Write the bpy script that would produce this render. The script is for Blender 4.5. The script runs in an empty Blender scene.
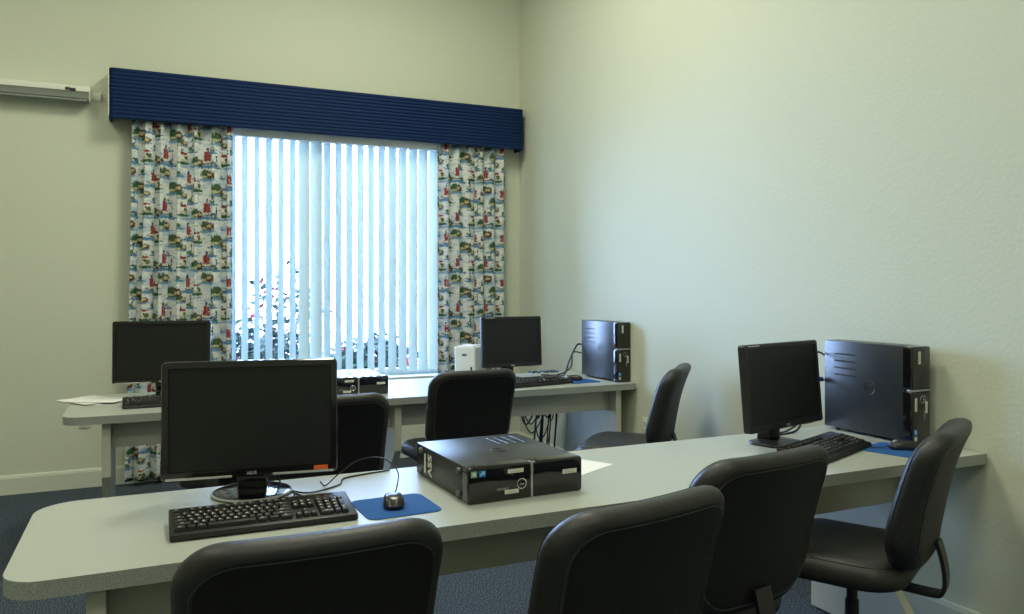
import bpy, bmesh, math, random
from mathutils import Vector, Matrix, Euler

random.seed(7)
SC = bpy.context.scene
COL = SC.collection
PI = math.pi

# ------------------------------------------------------------------ materials
def new_mat(name):
    m = bpy.data.materials.new(name); m.use_nodes = True
    nt = m.node_tree; nt.nodes.clear()
    out = nt.nodes.new('ShaderNodeOutputMaterial')
    return m, nt, out

def principled(name, col, rough=.5, metal=0., spec=.5, coat=0., coat_r=.1, bump=None, speck=None, ior=None):
    """bump=(scale, strength, distance); speck=(scale, colour, low, high)"""
    m, nt, out = new_mat(name)
    b = nt.nodes.new('ShaderNodeBsdfPrincipled')
    b.inputs['Base Color'].default_value = (*col, 1)
    b.inputs['Roughness'].default_value = rough
    b.inputs['Metallic'].default_value = metal
    b.inputs['Specular IOR Level'].default_value = spec
    b.inputs['Coat Weight'].default_value = coat
    b.inputs['Coat Roughness'].default_value = coat_r
    nt.links.new(b.outputs[0], out.inputs[0])
    tc = None
    if bump or speck:
        tc = nt.nodes.new('ShaderNodeTexCoord')
    if bump:
        n = nt.nodes.new('ShaderNodeTexNoise'); n.inputs['Scale'].default_value = bump[0]; n.inputs['Detail'].default_value = 3
        nt.links.new(tc.outputs['Object'], n.inputs['Vector'])
        bp = nt.nodes.new('ShaderNodeBump'); bp.inputs['Strength'].default_value = bump[1]; bp.inputs['Distance'].default_value = bump[2]
        nt.links.new(n.outputs['Fac'], bp.inputs['Height']); nt.links.new(bp.outputs[0], b.inputs['Normal'])
    if speck:
        n = nt.nodes.new('ShaderNodeTexNoise'); n.inputs['Scale'].default_value = speck[0]; n.inputs['Detail'].default_value = 2
        nt.links.new(tc.outputs['Object'], n.inputs['Vector'])
        r = nt.nodes.new('ShaderNodeValToRGB')
        r.color_ramp.elements[0].position = speck[2]; r.color_ramp.elements[0].color = (*col, 1)
        r.color_ramp.elements[1].position = speck[3]; r.color_ramp.elements[1].color = (*speck[1], 1)
        nt.links.new(n.outputs['Fac'], r.inputs[0]); nt.links.new(r.outputs[0], b.inputs['Base Color'])
    return m

M = {}
M['wall'] = principled('wall_paint', (.60, .632, .515), .75, spec=.25, bump=(60, .25, .004))
M['ceiling'] = principled('ceiling_paint', (.72, .72, .66), .9)
M['trim'] = principled('trim_paint', (.62, .66, .56), .5)
M['carpet'] = principled('carpet_pile', (.016, .025, .044), .95, spec=.1, bump=(220, 1., .006), speck=(170, (.20, .25, .30), .44, .70))
M['laminate'] = principled('desk_laminate', (.42, .45, .41), .34, speck=(420, (.335, .365, .33), .5, .66))
M['laminate_edge'] = principled('desk_edge_laminate', (.33, .36, .33), .5, speck=(300, (.20, .22, .20), .45, .68))
M['leg_lam'] = principled('desk_leg_laminate', (.58, .58, .49), .45)
M['leather'] = principled('black_leather', (.017, .0175, .0165), .48, spec=.5, bump=(90, .22, .004))
M['leather_rear'] = principled('black_leather_rear', (.008, .008, .0085), .55, spec=.35, bump=(220, .2, .002))
M['thread'] = principled('seam_piping', (.035, .035, .035), .45)
M['blk_plastic'] = principled('black_plastic', (.011, .011, .012), .42, bump=(500, .08, .001))
M['blk_gloss'] = principled('gloss_black_plastic', (.006, .006, .0065), .10, coat=.5, coat_r=.05)
M['blk_metal'] = principled('black_painted_steel', (.026, .029, .033), .31, spec=.55, bump=(700, .05, .0005))
M['screen'] = principled('monitor_panel', (.012, .013, .013), .40, spec=.3)
M['key'] = principled('keycap', (.007, .007, .0075), .42)
M['legend'] = principled('key_legend', (.75, .75, .72), .5)
M['silver'] = principled('silver_plastic', (.55, .56, .56), .3, metal=.7)
M['chrome'] = principled('chrome', (.75, .76, .78), .12, metal=1)
M['label'] = principled('white_label', (.72, .72, .63), .6)
M['ink'] = principled('label_ink', (.22, .22, .21), .6)
M['blue_stick'] = principled('blue_sticker', (.02, .16, .60), .3)
M['cyan_stick'] = principled('cyan_sticker', (.30, .62, .80), .3)
M['green_stick'] = principled('green_sticker', (.22, .40, .26), .3)
M['orange'] = principled('orange_sticker', (.75, .13, .03), .5)
M['pad'] = principled('mousepad_cloth', (.024, .10, .32), .85, spec=.2, bump=(900, .2, .0006))
M['rubber'] = principled('black_rubber', (.010, .010, .010), .7)
M['foot_grey'] = principled('grey_rubber', (.10, .105, .10), .5)
M['mouse'] = principled('satin_black_plastic', (.016, .016, .017), .28)
M['kb_case'] = principled('keyboard_case_plastic', (.007, .0075, .008), .40, spec=.4)
M['navy'] = principled('navy_fabric', (.001, .016, .074), .72, spec=.25, bump=(900, .15, .0008))
M['lining'] = principled('pale_lining', (.66, .70, .64), .8)
M['paper'] = principled('paper', (.80, .80, .77), .8)
M['white_plastic'] = principled('white_plastic', (.74, .77, .80), .4)
M['pale_plastic'] = principled('pale_plate', (.66, .66, .54), .45)
M['slot'] = principled('dark_slot', (.03, .03, .03), .6)
M['screen_case'] = principled('screen_case_white', (.72, .73, .66), .35)
M['screen_grey'] = principled('screen_case_grey', (.20, .22, .19), .4)
M['vinyl'] = None
M['wood_frame'] = principled('window_frame_white', (.75, .77, .77), .4)
M['cable'] = principled('cable_sheath', (.010, .014, .022), .4)
M['cable_blue'] = principled('cable_blue_sheath', (.03, .09, .22), .4)
M['plug_blue'] = principled('blue_plug', (.02, .06, .35), .4)
M['leaf'] = principled('leaf', (.005, .010, .006), .6, spec=.1, speck=(9, (.012, .024, .010), .4, .7))
M['flower'] = principled('red_flower', (.16, .004, .012), .7, spec=.1)
M['stem'] = principled('stem', (.09, .06, .04), .8)
M['paving'] = principled('paving', (.55, .54, .52), .9)
M['lawn'] = principled('lawn_green', (.06, .12, .03), .9)

def vinyl():
    m, nt, out = new_mat('blind_vinyl')
    d = nt.nodes.new('ShaderNodeBsdfDiffuse'); d.inputs[0].default_value = (.70, .79, .79, 1)
    t = nt.nodes.new('ShaderNodeBsdfTranslucent'); t.inputs[0].default_value = (.60, .69, .60, 1)
    x = nt.nodes.new('ShaderNodeMixShader'); x.inputs[0].default_value = .20
    nt.links.new(d.outputs[0], x.inputs[1]); nt.links.new(t.outputs[0], x.inputs[2]); nt.links.new(x.outputs[0], out.inputs[0])
    return m
M['vinyl'] = vinyl()

def glass():
    m, nt, out = new_mat('window_glass')
    t = nt.nodes.new('ShaderNodeBsdfTransparent'); t.inputs[0].default_value = (.93, .97, .97, 1)
    g = nt.nodes.new('ShaderNodeBsdfGlossy'); g.inputs['Roughness'].default_value = .02
    f = nt.nodes.new('ShaderNodeFresnel'); f.inputs[0].default_value = 1.45
    x = nt.nodes.new('ShaderNodeMixShader')
    nt.links.new(f.outputs[0], x.inputs[0]); nt.links.new(t.outputs[0], x.inputs[1]); nt.links.new(g.outputs[0], x.inputs[2]); nt.links.new(x.outputs[0], out.inputs[0])
    return m
M['glass'] = glass()

def emis(name, col, s):
    m, nt, out = new_mat(name)
    e = nt.nodes.new('ShaderNodeEmission'); e.inputs[0].default_value = (*col, 1); e.inputs[1].default_value = s
    nt.links.new(e.outputs[0], out.inputs[0]); return m

# ---- printed curtain fabric: coastal scenes scattered over a cream ground, all in fabric coordinates
class X:
    nt = None
    def __init__(s, v): s.v = v
    @staticmethod
    def op(o, *a, clamp=False):
        n = X.nt.nodes.new('ShaderNodeMath'); n.operation = o; n.use_clamp = clamp
        for i, k in enumerate(a):
            if isinstance(k, X): X.nt.links.new(k.v, n.inputs[i])
            else: n.inputs[i].default_value = k
        return X(n.outputs[0])
    def __add__(s, o): return X.op('ADD', s, o)
    def __sub__(s, o): return X.op('SUBTRACT', s, o)
    def __mul__(s, o): return X.op('MULTIPLY', s, o)
    def __truediv__(s, o): return X.op('DIVIDE', s, o)

def fabric():
    m, nt, out = new_mat('coastal_print_fabric'); X.nt = nt
    uv = nt.nodes.new('ShaderNodeUVMap'); uv.uv_map = 'UVMap'
    def noise(scale, sx=1., sy=1., off=0.):
        mp = nt.nodes.new('ShaderNodeMapping'); mp.inputs['Scale'].default_value = (sx, sy, 1); mp.inputs['Location'].default_value = (off, off, 0)
        nt.links.new(uv.outputs[0], mp.inputs[0])
        n = nt.nodes.new('ShaderNodeTexNoise'); n.inputs['Scale'].default_value = scale; n.inputs['Detail'].default_value = 2.5
        nt.links.new(mp.outputs[0], n.inputs['Vector']); return X(n.outputs['Fac'])
    sp = nt.nodes.new('ShaderNodeSeparateXYZ'); nt.links.new(uv.outputs[0], sp.inputs[0])
    n1, n2 = noise(70, off=1.3), noise(70, off=7.7)
    U = X(sp.outputs[0]) + (n1 - .5) * .050
    V = X(sp.outputs[1]) + (n2 - .5) * .034
    PU, PV = .58, .365
    def loc(u0, v0, P, Q):
        du = (X.op('FRACT', (P - u0) / PU + .5) - .5) * PU
        dv = (X.op('FRACT', (Q - v0) / PV + .5) - .5) * PV
        return du, dv
    def ell(u0, v0, a, b, soft=.35):
        du, dv = loc(u0, v0, U, V)
        du, dv = du / a, dv / b
        r = du * du + dv * dv
        return X.op('DIVIDE', X.op('SUBTRACT', 1. + soft, r), 2 * soft, clamp=True)
    def rect(u0, v0, a, b):
        du, dv = loc(u0, v0, U, V)
        e = X.op('MAXIMUM', X.op('ABSOLUTE', du) / a, X.op('ABSOLUTE', dv) / b)
        return X.op('MULTIPLY', X.op('SUBTRACT', 1.06, e), 8., clamp=True)
    cur = nt.nodes.new('ShaderNodeRGB'); cur.outputs[0].default_value = (.77, .79, .755, 1); cur = cur.outputs[0]
    def lay(mask, col, k=1.):
        nonlocal cur
        mx = nt.nodes.new('ShaderNodeMix'); mx.data_type = 'RGBA'
        nt.links.new((mask * k).v, mx.inputs[0]); nt.links.new(cur, mx.inputs[6]); mx.inputs[7].default_value = (*col, 1)
        cur = mx.outputs[2]
    # pale blue washes
    w = X.op('MULTIPLY', noise(11, 1., 3.2) - .50, 5., clamp=True)
    lay(w, (.36, .52, .66), .75)
    NAVY, BLUE, OLIVE, GREEN = (.02, .06, .14), (.10, .25, .43), (.12, .13, .05), (.04, .12, .07)
    RED, BROWN, BLK, PINK = (.29, .045, .045), (.10, .05, .03), (.02, .025, .03), (.55, .18, .15)
    def lighthouse(u, v, s=1.):
        lay(ell(u - .01, v - .052 * s, .080 * s, .012), BLUE, .95); lay(ell(u + .015, v - .034 * s, .060 * s, .010), NAVY, .95)
        lay(rect(u, v, .020 * s, .024 * s), RED); lay(rect(u + .006, v + .002, .004, .022 * s), PINK)
        lay(ell(u, v + .034 * s, .009 * s, .014), NAVY); lay(rect(u, v - .030 * s, .034 * s, .007), (.75, .7, .55))
    def island(u, v, s=1.):
        lay(ell(u, v - .030 * s, .075 * s, .010), BLUE, .8); lay(ell(u - .02, v, .044 * s, .025 * s), GREEN)
        lay(ell(u + .034 * s, v - .008, .034 * s, .020 * s), BROWN); lay(ell(u + .028 * s, v - .004, .022 * s, .011), (.55, .48, .28))
        lay(ell(u - .03, v - .018, .030 * s, .009), (.50, .50, .28)); lay(ell(u - .010, v + .012, .020 * s, .010), OLIVE)
    def cottage(u, v, s=1.):
        lay(ell(u, v - .036 * s, .064 * s, .011), GREEN); lay(ell(u, v - .018 * s, .050 * s, .012), (.58, .52, .33))
        lay(rect(u, v - .004, .034 * s, .014), (.78, .76, .68)); lay(rect(u + .010, v - .004, .006, .009), BLK); lay(ell(u - .004, v + .016 * s, .034 * s, .009), RED); lay(ell(u + .03, v - .012, .016, .018), OLIVE)
        lay(rect(u - .022, v + .032, .006, .018), BROWN); lay(ell(u + .01, v - .055 * s, .050 * s, .008), BLUE, .7)
    def sail(u, v, s=1.):
        lay(ell(u, v - .036, .050 * s, .008), BLUE); lay(rect(u, v + .010, .0045, .034 * s), BLK)
        lay(ell(u - .008, v - .014, .030 * s, .014), GREEN, .9); lay(ell(u + .014, v - .008, .015, .010), (.75, .75, .68))
    for (u, v) in ((.07, .03), (.22, .16), (.36, .01), (.50, .20), (.12, .25), (.30, .28), (.44, .34)):
        lay(ell(u, v, .075, .028, .9), (.34, .50, .63), .6)
    lighthouse(.070, .062, 1.40); island(.200, .195, 1.55); cottage(.320, .050, 1.3); sail(.430, .120, 1.3)
    lighthouse(.395, .262, 1.25); island(.060, .300, 1.35); cottage(.515, .225, 1.25); sail(.275, .310, 1.2); sail(.135, .120, 1.1)
    island(.500, .020, 1.3); sail(.175, .015, 1.1); island(.300, .150, .9)
    rg = noise(42, 1., 1.4, 3.1); lay(X.op('MULTIPLY', rg - .58, 8., clamp=True), (.05, .085, .085), .6)
    b = nt.nodes.new('ShaderNodeBsdfDiffuse'); nt.links.new(cur, b.inputs[0])
    t = nt.nodes.new('ShaderNodeBsdfTranslucent'); nt.links.new(cur, t.inputs[0])
    x = nt.nodes.new('ShaderNodeMixShader'); x.inputs[0].default_value = .14
    nt.links.new(b.outputs[0], x.inputs[1]); nt.links.new(t.outputs[0], x.inputs[2]); nt.links.new(x.outputs[0], out.inputs[0])
    return m
M['fabric'] = fabric()

# ------------------------------------------------------------------ mesh helpers
class MB:
    """collects geometry (optionally several material slots) and links it as ONE mesh object"""
    def __init__(s): s.bm = bmesh.new(); s.mi = 0
    def _tag(s, n0):
        s.bm.faces.ensure_lookup_table()
        for f in s.bm.faces[n0:]: f.material_index = s.mi
    def box(s, c, size, bev=0., seg=2, rot=None):
        n0 = len(s.bm.faces); v0 = len(s.bm.verts)
        r = bmesh.ops.create_cube(s.bm, size=1.)
        vs = r['verts']
        for v in vs: v.co = Vector((v.co.x * size[0], v.co.y * size[1], v.co.z * size[2]))
        if bev:
            es = list({e for v in vs for e in v.link_edges})
            r2 = bmesh.ops.bevel(s.bm, geom=es, offset=bev, segments=seg, affect='EDGES', profile=.5)
        s.bm.verts.ensure_lookup_table()
        mt = Matrix.Translation(c) @ (Euler(rot).to_matrix().to_4x4() if rot else Matrix())
        for v in s.bm.verts[v0:]: v.co = mt @ v.co
        s._tag(n0); return s
    def rings(s, rings, closed=True, cap0=True, cap1=True, loop=False):
        """skin a list of rings (lists of points)"""
        n0 = len(s.bm.faces)
        R = [[s.bm.verts.new(p) for p in r] for r in rings]
        n = len(R[0])
        K = len(R) if loop else len(R) - 1
        for k in range(K):
            a, b = R[k], R[(k + 1) % len(R)]
            for i in range(n if closed else n - 1):
                j = (i + 1) % n
                s.bm.faces.new((a[i], a[j], b[j], b[i]))
        if closed and not loop:
            if cap0: s.bm.faces.new(list(reversed(R[0])))
            if cap1: s.bm.faces.new(R[-1])
        s._tag(n0); return s
    def tube(s, pts, r, n=8, rads=None):
        pts = [Vector(p) for p in pts]; rings = []
        t0 = (pts[1] - pts[0]).normalized()
        up = Vector((0, 0, 1)) if abs(t0.z) < .9 else Vector((1, 0, 0))
        nx = t0.cross(up).normalized()
        for i, p in enumerate(pts):
            t = (pts[min(i + 1, len(pts) - 1)] - pts[max(i - 1, 0)]).normalized()
            nx = (nx - t * nx.dot(t)).normalized(); ny = t.cross(nx)
            rr = rads[i] if rads else r
            rings.append([p + (nx * math.cos(2 * PI * k / n) + ny * math.sin(2 * PI * k / n)) * rr for k in range(n)])
        return s.rings(rings)
    def lathe(s, prof, n=32, c=(0, 0, 0), axis='z'):
        rings = []
        for (r, z) in prof:
            ring = []
            for k in range(n):
                a = 2 * PI * k / n; x, y = r * math.cos(a), r * math.sin(a)
                if axis == 'z': p = (c[0] + x, c[1] + y, c[2] + z)
                elif axis == 'y': p = (c[0] + x, c[1] + z, c[2] + y)
                else: p = (c[0] + z, c[1] + x, c[2] + y)
                ring.append(p)
            rings.append(ring)
        return s.rings(rings)
    def prism(s, poly, lo, hi, axis='z', bev=0.):
        """extrude a 2-D polygon along an axis. axis z:(x,y)  y:(x,z)  x:(y,z)"""
        n0 = len(s.bm.faces); v0 = len(s.bm.verts); e0 = len(s.bm.edges)
        def P(p, h): return {'z': (p[0], p[1], h), 'y': (p[0], h, p[1]), 'x': (h, p[0], p[1])}[axis]
        A = [s.bm.verts.new(P(p, lo)) for p in poly]; B = [s.bm.verts.new(P(p, hi)) for p in poly]
        n = len(poly); fs = []
        for i in range(n): fs.append(s.bm.faces.new((A[i], A[(i + 1) % n], B[(i + 1) % n], B[i])))
        f0 = s.bm.faces.new(list(reversed(A))); f1 = s.bm.faces.new(B)
        if bev:
            es = list(set(list(f0.edges) + list(f1.edges)))
            bmesh.ops.bevel(s.bm, geom=es, offset=bev, segments=2, affect='EDGES', profile=.5)
        s._tag(n0); return s
    def cushion(s, outline, prof, bend=lambda p: p, split=999):
        """outline: 2-D loop (a, b); prof: (scale, depth) from front centre over the rim to rear centre; bend maps (a, depth, b)"""
        n0 = len(s.bm.faces); R = []
        for (k, d) in prof:
            if k == 0: R.append([s.bm.verts.new(bend(Vector((0, d, 0))))])
            else: R.append([s.bm.verts.new(bend(Vector((p[0] * k, d, p[1] * k)))) for p in outline])
        n = len(outline)
        for q, (a, b) in enumerate(zip(R[:-1], R[1:])):
            for i in range(n):
                j = (i + 1) % n
                if len(a) == 1: f = s.bm.faces.new((a[0], b[j], b[i]))
                elif len(b) == 1: f = s.bm.faces.new((a[i], a[j], b[0]))
                else: f = s.bm.faces.new((a[i], a[j], b[j], b[i]))
                f.material_index = 1 if q >= split else 0
        return s
    def text(s, txt, size, mat4, depth=.0004, align='CENTER', bold=0.):
        c = bpy.data.curves.new('t', 'FONT'); c.body = txt; c.size = size; c.extrude = depth; c.align_x = align; c.align_y = 'CENTER'
        c.offset = bold; c.resolution_u = 3
        o = bpy.data.objects.new('t', c); COL.objects.link(o)
        dg = bpy.context.evaluated_depsgraph_get(); dg.update()
        me = bpy.data.meshes.new_from_object(o.evaluated_get(dg))
        me.transform(mat4); n0 = len(s.bm.faces); s.bm.from_mesh(me); s._tag(n0)
        bpy.data.objects.remove(o); bpy.data.curves.remove(c); bpy.data.meshes.remove(me); return s
    def xf(s, mt):
        for v in s.bm.verts: v.co = mt @ v.co
        return s
    def build(s, name, mats, parent=None, smooth=True, angle=40, label=None, loc=None):
        bmesh.ops.recalc_face_normals(s.bm, faces=s.bm.faces)
        me = bpy.data.meshes.new(name); 
        s.bm.normal_update()
        if smooth:
            for f in s.bm.faces: f.smooth = True
            ca = math.radians(angle)
            for e in s.bm.edges:
                if len(e.link_faces) == 2: e.smooth = e.calc_face_angle(0) < ca
        s.bm.to_mesh(me); s.bm.free()
        for m in (mats if isinstance(mats, (list, tuple)) else [mats]): me.materials.append(m)
        o = bpy.data.objects.new(name, me); COL.objects.link(o)
        if parent: o.parent = parent
        if label: o['label'] = label
        if loc: o.location = loc
        return o

def tag(o, label, cat, group=None):
    o['label'] = label; o['category'] = cat
    if group: o['group'] = group
    return o
def thing(name, label, cat, loc=(0, 0, 0), rz=0., group=None):
    o = bpy.data.objects.new(name, None); o.empty_display_size = .1; COL.objects.link(o)
    o.location = loc; o.rotation_euler = (0, 0, rz); return tag(o, label, cat, group)
def struct(o): o['kind'] = 'structure'; return o
def kids(o): return [c for c in COL.objects if c.parent == o]
def dup(root, label, loc, rz=0., rot=None):
    def cp(o, par):
        c = o.copy(); COL.objects.link(c); c.parent = par
        for k in kids_of.get(o.name, []): cp(k, c)
        return c
    kids_of = {}
    for o in COL.objects:
        if o.parent: kids_of.setdefault(o.parent.name, []).append(o)
    r = cp(root, None); r['label'] = label; r.location = loc; r.rotation_euler = rot if rot else (0, 0, rz)
    return r

def rrect(hw, hh, R, n=8, taper=0.):
    """rounded rectangle loop, R one radius or (br, tr, tl, bl)"""
    if not isinstance(R, (tuple, list)): R = (R,) * 4
    pts = []
    for (cx, cy, a0, r) in ((hw, -hh, -90, R[0]), (hw, hh, 0, R[1]), (-hw, hh, 90, R[2]), (-hw, -hh, 180, R[3])):
        ox = cx - math.copysign(r, cx); oy = cy - math.copysign(r, cy)
        for k in range(n + 1):
            a = math.radians(a0 + 90 * k / n)
            pts.append((ox + r * math.cos(a), oy + r * math.sin(a)))
    if taper: pts = [(x * (1 + taper * y / hh), y) for x, y in pts]
    return pts
def densify(pts, step):
    out = []
    for i, p in enumerate(pts):
        q = pts[(i + 1) % len(pts)]; L = math.hypot(q[0] - p[0], q[1] - p[1]); n = max(1, int(L / step))
        for k in range(n): out.append((p[0] + (q[0] - p[0]) * k / n, p[1] + (q[1] - p[1]) * k / n))
    return out
def spline(pts, n=8):
    P = [Vector(p) for p in pts]; P = [P[0] * 2 - P[1]] + P + [P[-1] * 2 - P[-2]]; out = []
    for i in range(1, len(P) - 2):
        a, b, c, d = P[i - 1:i + 3]
        for k in range(n):
            t = k / n
            out.append(.5 * ((2 * b) + (c - a) * t + (2 * a - 5 * b + 4 * c - d) * t * t + (3 * b - a - 3 * c + d) * t ** 3))
    out.append(P[-2]); return out

# ------------------------------------------------------------------ room shell
WX, FL, BK, CE = .03, -6.6, -9.0, 4.35           # right wall, left wall, rear wall, ceiling
OX0, OX1, OZ0, OZ1 = -2.44, -.60, .655, 2.53     # window opening
T = .16
m = MB()
for (x0, x1, z0, z1) in ((FL - T, OX0, 0, CE), (OX1, WX + T, 0, CE), (OX0, OX1, 0, OZ0), (OX0, OX1, OZ1, CE)):
    m.box(((x0 + x1) / 2, T / 2, (z0 + z1) / 2), (x1 - x0, T, z1 - z0))
struct(m.build('wall_back', M['wall'], smooth=False))
struct(MB().box((WX + T / 2, BK / 2, CE / 2), (T, -BK, CE)).build('wall_right', M['wall'], smooth=False))
struct(MB().box((FL - T / 2, BK / 2, CE / 2), (T, -BK, CE)).build('wall_left', M['wall'], smooth=False))
struct(MB().box(((FL + WX) / 2, BK - T / 2, CE / 2), (WX - FL + 2 * T, T, CE)).build('wall_rear', M['wall'], smooth=False))
struct(MB().box(((FL + WX) / 2, BK / 2, -.05), (WX - FL + 2 * T, -BK + 2 * T, .1)).build('floor', M['carpet'], smooth=False))
struct(MB().box(((FL + WX) / 2, BK / 2, CE + .05), (WX - FL + 2 * T, -BK + 2 * T, .1)).build('ceiling', M['ceiling'], smooth=False))
BB = [(0, 0), (.015, 0), (.015, .105), (.010, .122), (0, .126)]
struct(MB().prism([(-d, z) for d, z in BB], FL, WX, 'x').build('baseboard_back', M['trim'], smooth=False))
struct(MB().prism([(WX - d, z) for d, z in BB], BK, -.015, 'y').build('baseboard_right', M['trim'], smooth=False))
struct(MB().prism([(FL + d, z) for d, z in BB], BK, -.015, 'y').build('baseboard_left', M['trim'], smooth=False))

# window frame with mullion and panes
MUL = -1.64
m = MB(); fy, fd, fw = .11, .06, .05
for (x0, x1, z0, z1) in ((OX0, OX0 + fw, OZ0, OZ1), (OX1 - fw, OX1, OZ0, OZ1), (OX0 + fw, OX1 - fw, OZ0, OZ0 + fw), (OX0 + fw, OX1 - fw, OZ1 - fw, OZ1),
                         (MUL - .025, MUL + .025, OZ0 + fw, OZ1 - fw)):
    m.box(((x0 + x1) / 2, fy, (z0 + z1) / 2), (x1 - x0, fd, z1 - z0), .006)
win = struct(m.build('window_1', M['wood_frame']))
mid = (OX0 + OX1) / 2
for x0, x1 in ((OX0 + fw, MUL - .025), (MUL + .025, OX1 - fw)):
    MB().box(((x0 + x1) / 2, fy, (OZ0 + OZ1) / 2), (x1 - x0, .006, OZ1 - OZ0 - 2 * fw)).build('pane', M['glass'], win, smooth=False)
MB().box((mid, -.005, OZ0 - .012), (OX1 - OX0 + .04, .19, .024), .006).build('window_sill', M['trim'], win)

# ------------------------------------------------------------------ vertical blind
bl = thing('vertical_blind', 'white vertical vane blind drawn across the bright window', 'blind', (0, 0, OZ0 + .02))
z0b = OZ0 + .02
MB().box((mid, -.048, 2.498 - z0b), (1.80, .075, .09), .006).build('headrail', M['white_plastic'], bl)
nv = 21; span0, span1 = -2.375, -.665
random.seed(11)
for i in range(nv):
    x = span0 + (span1 - span0) * i / (nv - 1)
    ang = math.radians(-66 + random.uniform(-4, 4))
    if i in (7, 8): ang = math.radians(-34)
    if i >= 15: ang += math.radians(6 + 2.5 * (i - 15))
    w, th, zt, zb = .089, .0014, 2.482 - z0b, .012 + random.uniform(0, .004)
    sec = []
    for k in range(9):
        s_ = -1 + 2 * k / 8; sec.append((s_ * w / 2, .006 * (1 - s_ * s_)))
    loop = [(a, b) for a, b in sec] + [(a, b + th) for a, b in reversed(sec)]
    ca, sa = math.cos(ang), math.sin(ang)
    rg = [[(x + a * ca - b * sa, -.022 + a * sa + b * ca, z) for a, b in loop] for z in (zb, zt)]
    MB().rings(rg).build('vane', M['vinyl'], bl, angle=60)

# ------------------------------------------------------------------ valance (navy, ribbed)
va = thing('valance', 'navy blue ribbed box valance above the curtains and blind', 'valance', (0, 0, 2.49))
VX0, VX1, VZ0, VZ1, VY = -3.083, -.012, 2.495 - 2.49, 2.832 - 2.49, -.172
prof = []; nr = 13
for i in range(nr):
    za = VZ0 + (VZ1 - VZ0) * i / nr; h = (VZ1 - VZ0) / nr
    for k in range(6):
        t = k / 6; prof.append((.005 * abs(math.sin(PI * t)) ** .7, za + h * t))
prof.append((0, VZ1))
path = []            # plan of the outer face: left return, rounded corner, front, right corner, return
cr = .035
path += [(VX0, -.004)]
for k in range(7): a = PI + (PI / 2) * k / 6; path.append((VX0 + cr + cr * math.cos(a), VY + cr + cr * math.sin(a)))
for k in range(7): a = 1.5 * PI + (PI / 2) * k / 6; path.append((VX1 - cr + cr * math.cos(a), VY + cr + cr * math.sin(a)))
path += [(VX1, -.004)]
def norm2(i):
    a, b = path[max(i - 1, 0)], path[min(i + 1, len(path) - 1)]
    dx, dy = b[0] - a[0], b[1] - a[1]; L = math.hypot(dx, dy); return dy / L, -dx / L
rg = []
for i, p in enumerate(path):
    nx, ny = norm2(i)
    outer = [(p[0] + nx * d, p[1] + ny * d, z) for d, z in prof]
    inner = [(p[0] - nx * .014, p[1] - ny * .014, z) for z in (VZ1, VZ0)]
    rg.append(outer + inner)
MB().rings(rg).build('cover', M['navy'], va, angle=35)
MB().box(((VX0 + VX1) / 2, -.088, VZ1 - .012), (VX1 - VX0 - .05, .145, .012)).build('top_board', M['navy'], va, smooth=False)
MB().prism([(-.004, VZ0 + .004), (-.16, VZ0 + .004), (-.168, VZ0 + .014), (-.168, VZ1 - .012), (-.16, VZ1), (-.004, VZ1)], VX0 - .006, VX0 - .0005, 'x').build('end_lining', M['lining'], va, smooth=False, label='pale lining edge at the end')

# ------------------------------------------------------------------ curtains
def curtain(x0t, x1t, x0b, x1b, seed, label, folds):
    random.seed(seed)
    ztop, zbot, NZ, NU = 2.500, .035, 60, 150
    amps = [random.uniform(.45, 1.12) for _ in range(folds + 2)]; ph = [random.uniform(-.35, .35) for _ in range(folds + 2)]
    th = .003
    plan = []
    for i in range(NU + 1):
        t = i / NU; q = t * folds; k = int(q); f = q - k
        a = amps[k] * (1 - f) + amps[k + 1] * f; pp = ph[k] * (1 - f) + ph[k + 1] * f
        sv = math.sin(2 * PI * q + pp * 1.5)
        plan.append((t + .19 * math.sin(2 * PI * 2 * q + pp) / folds, a * math.tanh(2.2 * sv) * (1.15 if sv > 0 else .9)))
    U = [0.]
    W = x1t - x0t
    for i in range(NU):
        U.append(U[-1] + math.hypot((plan[i + 1][0] - plan[i][0]) * W, (plan[i + 1][1] - plan[i][1]) * .046))
    bm = bmesh.new(); uvl = bm.loops.layers.uv.new('UVMap'); G = []
    for j in range(NZ + 1):
        v = j / NZ; z = zbot + (ztop - zbot) * v; row = []
        xa, xb = x0b + (x0t - x0b) * v, x1b + (x1t - x1b) * v
        amp = .046 * (.80 + .25 * (1 - v))
        for i, (t, y) in enumerate(plan):
            row.append(bm.verts.new((xa + (xb - xa) * t + .004 * math.sin(3 * v + i * .2), -.106 + amp * y * .9, z)))
        G.append(row)
    for j in range(NZ):
        for i in range(NU):
            f = bm.faces.new((G[j][i], G[j][i + 1], G[j + 1][i + 1], G[j + 1][i])); f.smooth = True
            for lp, (a, b) in zip(f.loops, ((i, j), (i + 1, j), (i + 1, j + 1), (i, j + 1))):
                lp[uvl].uv = (U[a] + seed * .11, (ztop - zbot) * b / NZ)
    me = bpy.data.meshes.new('curtain'); bm.to_mesh(me); bm.free(); me.materials.append(M['fabric'])
    o = bpy.data.objects.new('curtain', me); COL.objects.link(o)
    sd = o.modifiers.new('Solidify', 'SOLIDIFY'); sd.thickness = th; sd.offset = 0
    return tag(o, label, 'curtain', 'printed window curtains')
curtain(-2.940, -2.300, -2.985, -2.300, 1, 'coastal print curtain hanging on the projector screen side of the blind', 6)
curtain(-.742, -.158, -.742, -.156, 2, 'coastal print curtain hanging between the blind and the room corner', 6)

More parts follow.
